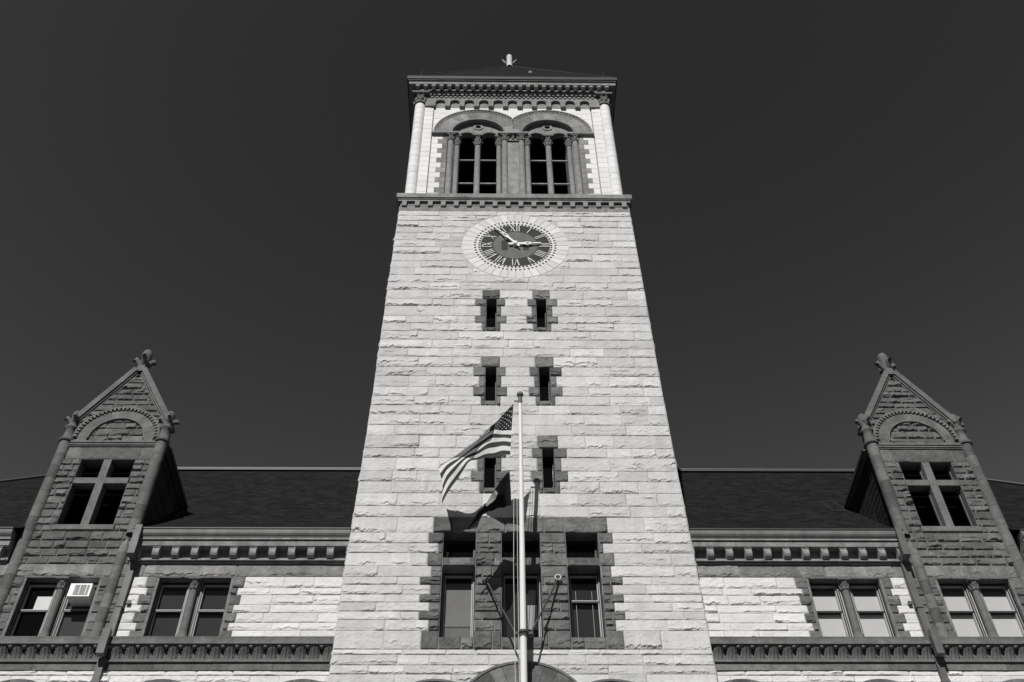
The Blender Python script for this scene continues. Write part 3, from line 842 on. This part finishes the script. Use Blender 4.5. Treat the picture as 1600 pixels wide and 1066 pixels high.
    bk.add(V, [tuple(range(n_)), tuple(range(n_, 2*n_))], BB, .7)
    bk.box(-w-.015, w+.015, -.25, 0, -.045, -.002, BB, .9)
    b = bk.build("bracket", kc)
    xs = [5.33+.6*k for k in range(12)]+[16.2, 16.8, 17.4]
    repeat(b, [(s*x, YW-.021, 22.879) for x in xs], kc)
    # roof
    Rf = Mesh()
    xe = lambda y: 18.0+(8.2-y)*1.75
    for xa, xb, k0 in ((4.9, 12.18, 0), (12.18, 15.72, 3), (15.72, None, 0)):
        V = []
        for y, z in roof_prof[k0:]: V += [(s*xa, y, z), (s*(xb or min(xe(y), 26.2)), y, z)]
        n_ = len(roof_prof)-k0
        Rf.add(V, [(2*i, 2*i+1, 2*i+3, 2*i+2) for i in range(n_-1)], SL)
    Rf.add([(s*4.9,8.2,33.28),(s*18,8.2,33.28),(s*26.2,16,23.4),(s*4.9,16,23.4)], [(0,1,2,3)], SL)
    Rf.add([(s*18,8.2,33.28),(s*26.2,3.4,27.05),(s*26.2,.0,23.47),(s*26.2,16,23.4)], [(0,1,2,3)], SL)
    lo, hi = mx(s, 4.95, 18.0)
    Rf.box(lo, hi, 8.08, 8.34, 33.25, 33.36, MK); Rf.box(lo, hi, 8.13, 8.30, 33.361, 33.44, PI_)
    Rf.tube([(s*18,8.2,33.34),(s*26.2,3.45,27.15)], .07, MK, 6)
    roof = Rf.build("wing_roof", P)
    # windows: two lights each with a colonnette between
    for (a, m_, b, tag) in ((8.84, 9.96, 11.08, 'a'), (12.84, 13.98, 15.11, 'b')):
        for (p, q, part) in ((a, m_-.17, 0), (m_+.17, b, 1)):
            lo, hi = mx(s, p, q)
            bl = None; bz = None; lab = None
            if s > 0: bl = BW; lab = "sash window filled by a white blind"
            o = window(lo, hi, 19.7, 21.85, YW+.28, parent=P, rail=20.84, blind=bl, bz=(19.75, 21.5) if bl else None, label=lab, name="sash_window")
            if s < 0 and tag == 'a':
                w_ = Mesh(); w_.box(lo+.07, hi-.07, YW+.37, YW+.38, 19.75, 21.8, CU); w_.build("window_panel", o)
            if s > 0:
                w_ = Mesh(); w_.box(lo+.09, hi-.09, YW+.36, YW+.375, 21.5, 21.80, BK); w_.build("blind_top_shade", o)  # dim strip that paints the lintel's shadow above the white blind
            if s < 0 and tag == 'b':
                if part == 1:
                    w_ = Mesh(); w_.box(-14.72, -14.20, YW+.33, YW+.336, 20.93, 21.42, WH); w_.build("paper_shade", o)
                    o['label'] = "dark sash window with a square of white paper behind the glass"
                else:
                    w_ = Mesh(); w_.box(lo+.09, hi-.09, YW+.36, YW+.37, 20.0, 21.1, BK); w_.build("blind", o)
                    o['label'] = "sash window that holds the air conditioner"
        W2 = Mesh(); lo, hi = mx(s, m_-.168, m_+.168); W2.box(lo, hi, YW+.20, YW+.40, 19.7, 21.86, FD)
        for x in (lo+.02, hi-.05): W2.box(x, x+.03, YW+.185, YW+.199, 19.7, 21.86, FL)
        W2.build("window_mullion", P)
        c_ = Mesh(); c_.lathe([(.19,0),(.19,.06),(.17,.10),(.14,.13),(.155,.18),(.125,.22),(.12,.3),(.112,1.78)], (0,0,0), CP, 16)
        capital(c_, .112, 1.78, 2.155, .19)
        c_.build("window_colonnette", P, loc=(s*m_, YW+.10, 19.70))
    # downpipe: shoe off the gutter, leader down the wall, box over the string course
    D = Mesh(); xp = s*11.97
    def seg(x, y0, y1, z0, z1, w=.10, m=PI_): D.box(x-w, x+w, y0, y1, z0, z1, m)
    seg(xp, YW-.56, YW-.46, 22.95, 23.50); seg(xp, YW-.56, YW-.36, 22.40, 22.949, .11)
    seg(xp, YW-.359, YW-.045, 22.40, 22.52)
    seg(xp, YW-.16, YW-.045, 20.80, 22.399); seg(xp, YW-.18, YW-.04, 20.72, 20.80, .115); seg(xp+s*.02, YW-.16, YW-.045, 19.70, 20.72)
    seg(xp+s*.02, YW-.46, YW-.26, 18.96, 19.78, .11); seg(xp+s*.02, YW-.16, YW-.045, 0, 18.98, .10)
    D.box(xp-s*.22-.06, xp-s*.22+.06, YW-.12, YW-.05, 20.86, 20.98, PI_)
    for z in (18.2, 15, 12): seg(xp+s*.02, YW-.17, YW-.04, z, z+.09, .12)
    D.build("downpipe", P)
    # ---- dormer
    D = Mesh(); xd = s*XD
    BC_ = [22.38, 22.68, 22.98, 23.30, 23.67]; UC = [23.93, 24.22, 24.56, 24.80, 25.12, 25.42, 25.67, 25.94, 26.22, 26.5, 26.74]
    bro = [mx(s, 12.0, 15.95)+(0, 99)]
    masonry(D, front(YW-.004), BC_, lambda z: mx(s, 12.20, 15.75), bro, [], (BD, BD), (1, 1.7), .045, back=(MB_, MB_), bspl=.9)
    masonry(D, front(YW-.004), [23.67, 23.93], lambda z: mx(s, 12.20, 15.75), bro, [mx(s, 12.95, 14.95)+(23.67, 23.93)], (BD, BD), (1, 1.7), .045, back=(MB_, MB_), bspl=.9)
    masonry(D, front(YW-.004), UC, lambda z: mx(s, 12.20, 15.75), bro, [mx(s, 13.04, 14.84)+(23.9, 26.75)], (BD, BD), (1, 1.7), .045, back=(MB_, MB_), bspl=.3)
    masonry(D, front(YW-.004), [26.74, 27.33], lambda z: mx(s, 12.45, 15.45), [mx(s, 12.9, 15.0)+(0, 99), mx(s, 12.3, 12.9)+(0, 99), mx(s, 15.0, 15.6)+(0, 99)], [], (BD, BD), (1, .7), .045, back=(MB_, MB_), bspl=3)
    lo, hi = mx(s, 12.97, 14.93); D.bev(lo, hi, YW-.07, YW+.3, 23.68, 23.92, BD, .9, .03)
    lo, hi = mx(s, 13.04, 14.84); reveal(D, lo, hi, 23.92, 26.745, YW-.01, YW+.45, BD, DK, 1.5)
    D.box(s*XD-.13, s*XD+.13, YW-.02, YW+.35, 23.925, 26.74, BD, .9)
    for a, b in ((lo, s*XD-.131), (s*XD+.131, hi)): D.box(a, b, YW-.015, YW+.33, 25.69, 25.93, BD, .8)
    lo, hi = mx(s, 12.4, 15.5)
    D.box(lo, hi, YW-.05, YW+.3, 27.335, 27.39, BD, .4); D.box(lo, hi, YW-.08, YW+.3, 27.391, 27.45, BD, .9); D.box(lo, hi, YW-.03, YW+.3, 27.451, 27.47, BD, 0); D.box(lo, hi, YW-.11, YW+.3, 27.471, 27.545, BD, .9)
    # gable field
    GZ = [27.55, 27.86, 28.2, 28.48, 28.8, 29.06, 29.38, 29.62, 29.92, 30.2, 30.5, 30.8]
    for a, b in zip(GZ[:-1], GZ[1:]):
        hw_ = min(1.5, (31.3-b)/1.72)
        masonry(D, front(YW), [a, b], lambda z: (xd-hw_, xd+hw_), [(xd-9, xd+9, 0, 99)], [], (BD, BD), (1, 1.7), .045, back=(MB_, MB_), bspl=.5)
    D.add([(xd-1.6, YW+.03, 27.5), (xd+1.6, YW+.03, 27.5), (xd+1.6, YW+.03, 28.45), (xd, YW+.03, 31.25), (xd-1.6, YW+.03, 28.45)], [(0,1,2,3,4)], MB_)
    D.add([(xd-1.6, YW+.6, 27.5), (xd+1.6, YW+.6, 27.5), (xd+1.6, YW+.6, 28.45), (xd, YW+.6, 31.25), (xd-1.6, YW+.6, 28.45)], [(0,1,2,3,4)], BD)
    cz = 27.70
    for k in range(13): D.arc(xd, cz, .98, 1.30, YW-.085, YW+.05, BD, PI*k/13+.002, PI*(k+1)/13-.002, 4, tone=.35+.6*rng.rand())
    for sg in (-1, 1): D.box(min(xd+sg*.98, xd+sg*1.3), max(xd+sg*.98, xd+sg*1.3), YW-.085, YW+.05, 27.546, 27.70, BD, .7)
    D.arc(xd, cz, .93, .985, YW-.10, YW+.02, BD, 0, PI, 32, tone=.8)
    D.arc(xd, cz, 1.30, 1.34, YW-.075, YW+.05, BD, 0, PI, 40, tone=.1)
    D.arc(xd, cz, 1.43, 1.49, YW-.12, YW+.02, BD, .02, PI-.02, 40, tone=.9, xmin=xd-1.47, xmax=xd+1.47)
    for k in range(30):
        a = PI*(k+.5)/30; D.arc(xd, cz, 1.33, 1.44, YW-.13, YW+.02, BD, a-.027, a+.027, 2, tone=.9)
    # raking copings
    def rake(p0, p1, t0, t1, y0, y1, m, tone):
        d = Vector((p1[0]-p0[0], p1[1]-p0[1])).normalized(); n = Vector((-d.y, d.x))
        if n.y < 0: n = -n
        V = []
        for y in (y0, y1):
            for p, t in ((p0, t0), (p1, t0), (p1, t1), (p0, t1)): V.append((p[0]+n.x*t, y, p[1]+n.y*t))
        D.add(V, [(0,1,2,3),(4,7,6,5),(0,4,5,1),(1,5,6,2),(2,6,7,3),(3,7,4,0)], m, tone)
    for sg in (-1, 1):
        p0 = (xd+sg*1.50, 28.50); p1 = (xd, 31.12); L = 3.02
        rake(p0, p1, .06, .26, YW-.16, YW+.62, BD, .7)
        rake(p0, p1, .0, .055, YW-.10, YW+.1, BD, .9)
        rake(p0, p1, -.07, -.015, YW-.05, YW+.1, BD, .5)
    dm = D.build("dormer", P)
    # roof and slate cheeks behind the gable
    T = Mesh(); ex, ez, rz = 1.88, 27.62, 30.85
    y1 = 7.2
    for sg in (-1, 1):
        T.add([(xd, YW+.55, rz), (xd, y1, rz), (xd+sg*ex, y1, ez), (xd+sg*ex, YW+.25, ez), (xd+sg*ex*.99, YW+.55, ez)], [(0,1,2,3,4)], SL)
        xa, xb = xd+sg*ex, xd+sg*1.66
        T.box(min(xa, xa-sg*.05), max(xa, xa-sg*.05), YW+.25, y1, ez-.12, ez+.02, MK)
        T.box(min(xa-sg*.05, xb), max(xa-sg*.05, xb), YW+.25, y1, ez-.10, ez-.04, ML)
        T.box(min(xb, xb-sg*.05), max(xb, xb-sg*.05), YW+.3, y1, 23.4, ez-.05, SC)
        T.tube([(xb, YW+.22, 23.6), (xb, YW+.22, ez)], .05, MK, 6)
    T.build("dormer_roof", dm)
    for x, nm_ in ((XD-1.62, 'in'), (XD+1.67, 'out')):
        r = .20; c_ = Mesh()
        zb = 23.5 if nm_ == 'in' else 19.68
        nd = int((27.5-zb)/.55)
        zz = np.linspace(zb, 27.5, nd+1)
        for a, b_ in zip(zz[:-1], zz[1:]): drum(c_, r, a, b_, (s*x, YW+.02, 0), BD)
        c_.lathe([(r, 27.5), (r+.055, 27.53), (r+.065, 27.57), (r+.03, 27.62), (r+.05, 27.64), (r-.015, 27.68), (r-.02, 28.12), (r+.03, 28.16), (r+.035, 28.22), (r-.03, 28.26), (r-.05, 28.34)], (s*x, YW+.02, 0), BD, 20)
        c_.build("dormer_column", dm)
        f_ = Mesh(); X, Y_ = s*x, YW+.02
        f_.lathe([(.16,28.30),(.15,28.5),(.17,28.62),(.14,28.70),(.16,28.78),(.155,28.92),(.10,29.02),(0,29.06)], (X, Y_, 0), BD, 12)
        for k in range(4):
            a = k*PI/2+.3; c, q = math.cos(a), math.sin(a)
            f_.tube([(X+.08*c, Y_+.08*q, 28.42), (X+.19*c, Y_+.19*q, 28.60), (X+.28*c, Y_+.28*q, 28.66), (X+.30*c, Y_+.30*q, 28.58)], [.08, .085, .09, .07], BD, 7)
        f_.build("finial", dm)
    c_ = Mesh(); r = .175
    zz = np.linspace(19.68, 22.75, 7)
    for a, b_ in zip(zz[:-1], zz[1:]): drum(c_, r, a, b_, (s*12.43, YW, 0), BR)
    c_.lathe([(r, 22.75), (r*.95, 22.9), (r*.62, 23.1), (.02, 23.42)], (s*12.43, YW, 0), BR, 18, tone=.9)
    c_.build("wall_shaft", P)
    f_ = Mesh()
    f_.add([(xd+a, YW+b, z) for z, w1 in ((31.05, .17), (31.45, .11)) for a, b in ((-w1,-w1*.9),(w1,-w1*.9),(w1,w1*2),(-w1,w1*2))], [(0,1,5,4),(1,2,6,5),(2,3,7,6),(3,0,4,7)], BD, .7)
    f_.lathe([(.16,31.2),(.145,31.5),(.17,31.7),(.15,31.85),(.19,32.0),(.185,32.18),(.12,32.32),(0,32.36)], (xd, YW+.05, 0), BD, 12)
    for k in range(4):
        a = k*PI/2+.2; c, q = math.cos(a), math.sin(a)
        f_.tube([(xd+.09*c, YW+.05+.09*q, 31.45), (xd+.22*c, YW+.05+.22*q, 31.68), (xd+.33*c, YW+.05+.33*q, 31.80), (xd+.36*c, YW+.05+.36*q, 31.70)], [.09, .10, .11, .085], BD, 7)
    f_.build("gable_finial", dm)
    # louvred lights
    for a, b in (mx(s, 13.05, XD-.132), mx(s, XD+.132, 14.83)):
        for z0, z1, hl in ((23.93, 25.68, 1.45), (25.94, 26.74, .40)):
            w_ = Mesh()
            for q in ((a, a+.05), (b-.05, b)): w_.box(q[0], q[1], YW+.24, YW+.36, z0, z1, MK)
            w_.box(a+.05, b-.05, YW+.24, YW+.36, z0, z0+.05, MK); w_.box(a+.05, b-.05, YW+.24, YW+.34, z0+hl, z0+hl+.03, DK)
            n_ = int(hl/.085)
            for k in range(n_):
                z = z0+.06+k*.085
                w_.quad((a+.05, YW+.25, z), (b-.05, YW+.25, z), (b-.05, YW+.34, z+.07), (a+.05, YW+.34, z+.07), MK)
            w_.box(a+.01, a+.03, YW+.225, YW+.239, z0, z1, ML); w_.box(b-.03, b-.01, YW+.225, YW+.239, z0, z1, ML)
            w_.build("louvre_window", dm)
    return roof
wing(-1)
rr = wing(1)
h_ = Mesh()
for a, b in (((11.55,3.45),(12.0,3.45)), ((11.55,3.45),(11.55,4.4)), ((12.0,3.45),(12.0,4.4)), ((11.55,4.4),(12.0,4.4))):
    zf = lambda y: 27.05+1.3*(y-3.4)
    h_.tube([(a[0], a[1], zf(a[1])+.03), (b[0], b[1], zf(b[1])+.03)], .018, MK, 6)
h_.build("roof_hatch", rr)

# ------------------------------------------------------------------ air conditioner in the left dormer bay
ac = Mesh()
x0, x1, ya, yb, z0, z1 = -13.60, -12.95, .20, .72, 21.06, 21.52
AW = mat("conditioner_white", .80, rough=.5, mott=.03)
ac.box(x0, x1, ya, yb, z0, z1, AW)
body = Mesh(); 
root = bpy.data.objects.new("air_conditioner", None); C.objects.link(root); root.location = (-13.28, .4, 21.02)
root['label'] = "white window air conditioner in the lower right light of the leftmost dormer bay"; root['category'] = "air conditioner"
o = ac.build("housing", root); o.matrix_parent_inverse = Matrix.Translation((13.28, -.4, -21.02))
gr = Mesh()
for k in range(11):
    z = z0+.05+k*.034; gr.box(x0+.16, x1-.06, ya-.012, ya-.002, z, z+.012, FL)
for k in range(3): gr.box(x0+.12+.19*k, x0+.14+.19*k, ya-.014, ya-.011, z0+.06, z1-.06, AW)
o = gr.build("grille", root); o.matrix_parent_inverse = Matrix.Translation((13.28, -.4, -21.02))

# ------------------------------------------------------------------ flagpole, leaning out from the balcony
def pole_y(z): return -.02-.176*(z-15.35)
FP = bpy.data.objects.new("flagpole", None); C.objects.link(FP)
FP['label'] = "white flagpole with a ball top leaning out from the front of the tower"; FP['category'] = "flagpole"
p = Mesh(); zz = np.linspace(14.9, 27.1, 14)
p.tube([(.0+.0*z, pole_y(z), z) for z in zz], [.112-.055*(z-14.9)/12.4 for z in zz], WH, 20)
p.build("pole", FP)
p = Mesh(); c = (0.0, pole_y(27.38), 27.38)
p.lathe([(0,-.115)]+[(.115*math.sin(a), -.115*math.cos(a)) for a in np.linspace(.2, PI-.2, 10)]+[(0,.115)], c, ML, 16); p.build("ball", FP)
p = Mesh(); p.tube([(0, pole_y(27.06), 27.04), (0, pole_y(27.26), 27.27)], .07, ML, 14); p.tube([(-.2, pole_y(27.12), 27.12), (.08, pole_y(27.12), 27.12)], .03, ML, 8); p.build("truck", FP)
ry = pole_y(19.18)
p = Mesh(); p.lathe([(.12,-.05),(.155,-.05),(.155,.05),(.12,.05)], (0, ry, 19.18), MK, 20); p.box(-.27,-.13,ry-.03,ry+.03,19.14,19.22,MK); p.box(.13,.27,ry-.03,ry+.03,19.14,19.22,MK); p.build("collar", FP)
for s in (-1, 1):
    p = Mesh(); p.tube([(s*.22, ry, 19.18), (s*1.10, -.12, 21.48)], .03, MK, 8); p.build("stay_rod", FP)
    p = Mesh()
    p.tube([(s*1.10+.09*math.cos(a), -.13, 21.52+.09*math.sin(a)) for a in np.linspace(0, 2*PI, 15)], .028, (ML if s < 0 else BG), 8, caps=False)
    p.tube([(s*1.10, .0, 21.5), (s*1.10, -.13, 21.5)], .03, MK, 8)
    p.build("eyebolt", FP)
for i, (xa, xb) in enumerate(((-.20, -.26), (-.13, -.15))):
    p = Mesh(); p.tube([(xa, pole_y(27.10)-.02, 27.10), ((xa+xb)/2-.03*(1-i), pole_y(21)-.05, 21), (xb+.04, pole_y(15.5)-.12, 15.5)], .009, FW, 6); p.build("halyard", FP)

# ------------------------------------------------------------------ flags
def cubic(P, t):
    n = len(P)-1; x = t*n; i = min(int(x), n-1); f = x-i
    g = lambda k: np.array(P[min(max(k, 0), n)])
    a, b, c, d = g(i-1), g(i), g(i+1), g(i+2)
    return .5*((2*b)+(-a+c)*f+(2*a-5*b+4*c-d)*f*f+(-a+3*b-3*c+d)*f**3)
def cloth(rows, vs_, nu, nv):
    G = np.zeros((nv+1, nu+1, 3))
    for i in range(nu+1):
        u = i/nu; col = [cubic(r, u) for r in rows]
        for j in range(nv+1):
            v = j/nv
            k = max(q for q in range(len(vs_)-1) if vs_[q] <= v+1e-9)
            f = (v-vs_[k])/(vs_[k+1]-vs_[k])
            g = lambda q: col[min(max(q, 0), len(col)-1)]
            a, b, c, d = g(k-1), g(k), g(k+1), g(k+2)
            lin = b*(1-f)+c*f; cub = .5*((2*b)+(-a+c)*f+(2*a-5*b+4*c-d)*f*f+(-a+3*b-3*c+d)*f**3)
            G[j, i] = .6*lin+.4*cub
            G[j, i, 1] += (.05*math.sin(9*u+4*v) + .035*math.sin(23*u-5*v+1))*min(1, u*3)
    return G
US = [[(-0.22,-2.10,27.00),(-0.49,-2.09,26.62),(-0.75,-1.96,26.39),(-1.03,-1.95,25.95),(-1.36,-1.68,25.78),(-1.83,-1.54,25.42),(-2.33,-1.32,25.25),(-2.65,-1.01,25.22)],  # points of both flags: image pixels cast along camera rays to chosen depths
 [(-0.29,-1.91,25.96),(-0.56,-1.83,26.03),(-0.81,-1.76,26.06),(-1.06,-1.69,26.04),(-1.43,-1.46,25.85),(-1.89,-1.46,25.39),(-2.34,-1.17,25.28),(-2.62,-1.04,25.08)],
 [(-0.31,-1.83,25.51),(-0.60,-1.72,25.64),(-0.92,-1.67,25.61),(-1.28,-1.57,25.52),(-1.62,-1.39,25.41),(-2.01,-1.40,25.01),(-2.32,-1.12,24.70),(-2.47,-1.07,24.35)],
 [(-0.34,-1.75,25.04),(-0.62,-1.62,25.13),(-0.91,-1.59,25.07),(-1.25,-1.44,25.19),(-1.57,-1.34,25.19),(-1.81,-1.33,24.74),(-2.16,-1.08,24.29),(-2.46,-1.11,23.57)]]
nu, nv = 70, 52
G = cloth(US, [0, .54, .77, 1], nu, nv)
f = Mesh(); V = G.reshape(-1, 3)
FA = {FW: [], FR: [], FB: []}
for j in range(nv):
    st = j//4
    for i in range(nu):
        q = (j*(nu+1)+i, j*(nu+1)+i+1, (j+1)*(nu+1)+i+1, (j+1)*(nu+1)+i)
        if st < 7 and i < nu*.40: FA[FB].append(q)
        else: FA[FR if st % 2 == 0 else FW].append(q)
base = f.n
for m_, F in FA.items():
    f.add(V, F, m_, smooth=True)
def onG(u, v):
    i = min(int(u*nu), nu-1); j = min(int(v*nv), nv-1); a = u*nu-i; b = v*nv-j
    return (G[j,i]*(1-a)+G[j,i+1]*a)*(1-b)+(G[j+1,i]*(1-a)+G[j+1,i+1]*a)*b
for r_ in range(9):
    for c_ in range(6 if r_ % 2 == 0 else 5):
        u = (.4/12)*(1+2*c_+(r_ % 2)); v = (7/13)*(r_+1)/10
        for side in (-1, 1):
            P = []
            for k in range(10):
                a = 2*PI*k/10+PI/2; rr_ = .019 if k % 2 == 0 else .010
                P.append(onG(max(0, min(1, u+rr_*.60*math.cos(a))), max(0, min(1, v-rr_*1.05*math.sin(a))))+np.array([0, side*.008, side*-.004]))
            cpt = onG(u, v)+np.array([0, side*.008, side*-.004])
            f.add([cpt]+P, [(0, k+1, (k+1) % 10+1) for k in range(10)], FW)
o = f.build("national_flag", None, label="large striped flag with white stars on a dark corner, upper on the pole", category="flag")
PW = [[(-0.36,-1.68,24.44),(-0.74,-1.80,23.75),(-1.04,-1.81,23.02),(-1.38,-1.68,22.64),(-1.65,-1.45,22.30)],
 [(-0.33,-1.57,23.82),(-0.62,-1.54,23.50),(-0.96,-1.51,23.13),(-1.32,-1.48,22.76),(-1.62,-1.45,22.28)],
 [(-0.31,-1.46,23.20),(-0.54,-1.28,23.29),(-0.86,-1.21,23.28),(-1.24,-1.28,22.88),(-1.59,-1.45,22.26)]]
nu, nv = 40, 28
G = cloth(PW, [0, .5, 1], nu, nv)
f = Mesh(); V = G.reshape(-1, 3); A = []; Bf = []
for j in range(nv):
    for i in range(nu):
        q = (j*(nu+1)+i, j*(nu+1)+i+1, (j+1)*(nu+1)+i+1, (j+1)*(nu+1)+i)
        u, v = (i+.5)/nu, (j+.5)/nv
        (Bf if ((u-.42)/.13)**2+((v-.2)/.2)**2 < 1 else A).append(q)
f.add(V, A, FK, smooth=True); f.add(V, Bf, FW, smooth=True)
f.build("black_flag", None, label="smaller black flag with a white patch, drooping below the striped flag on the pole", category="flag")
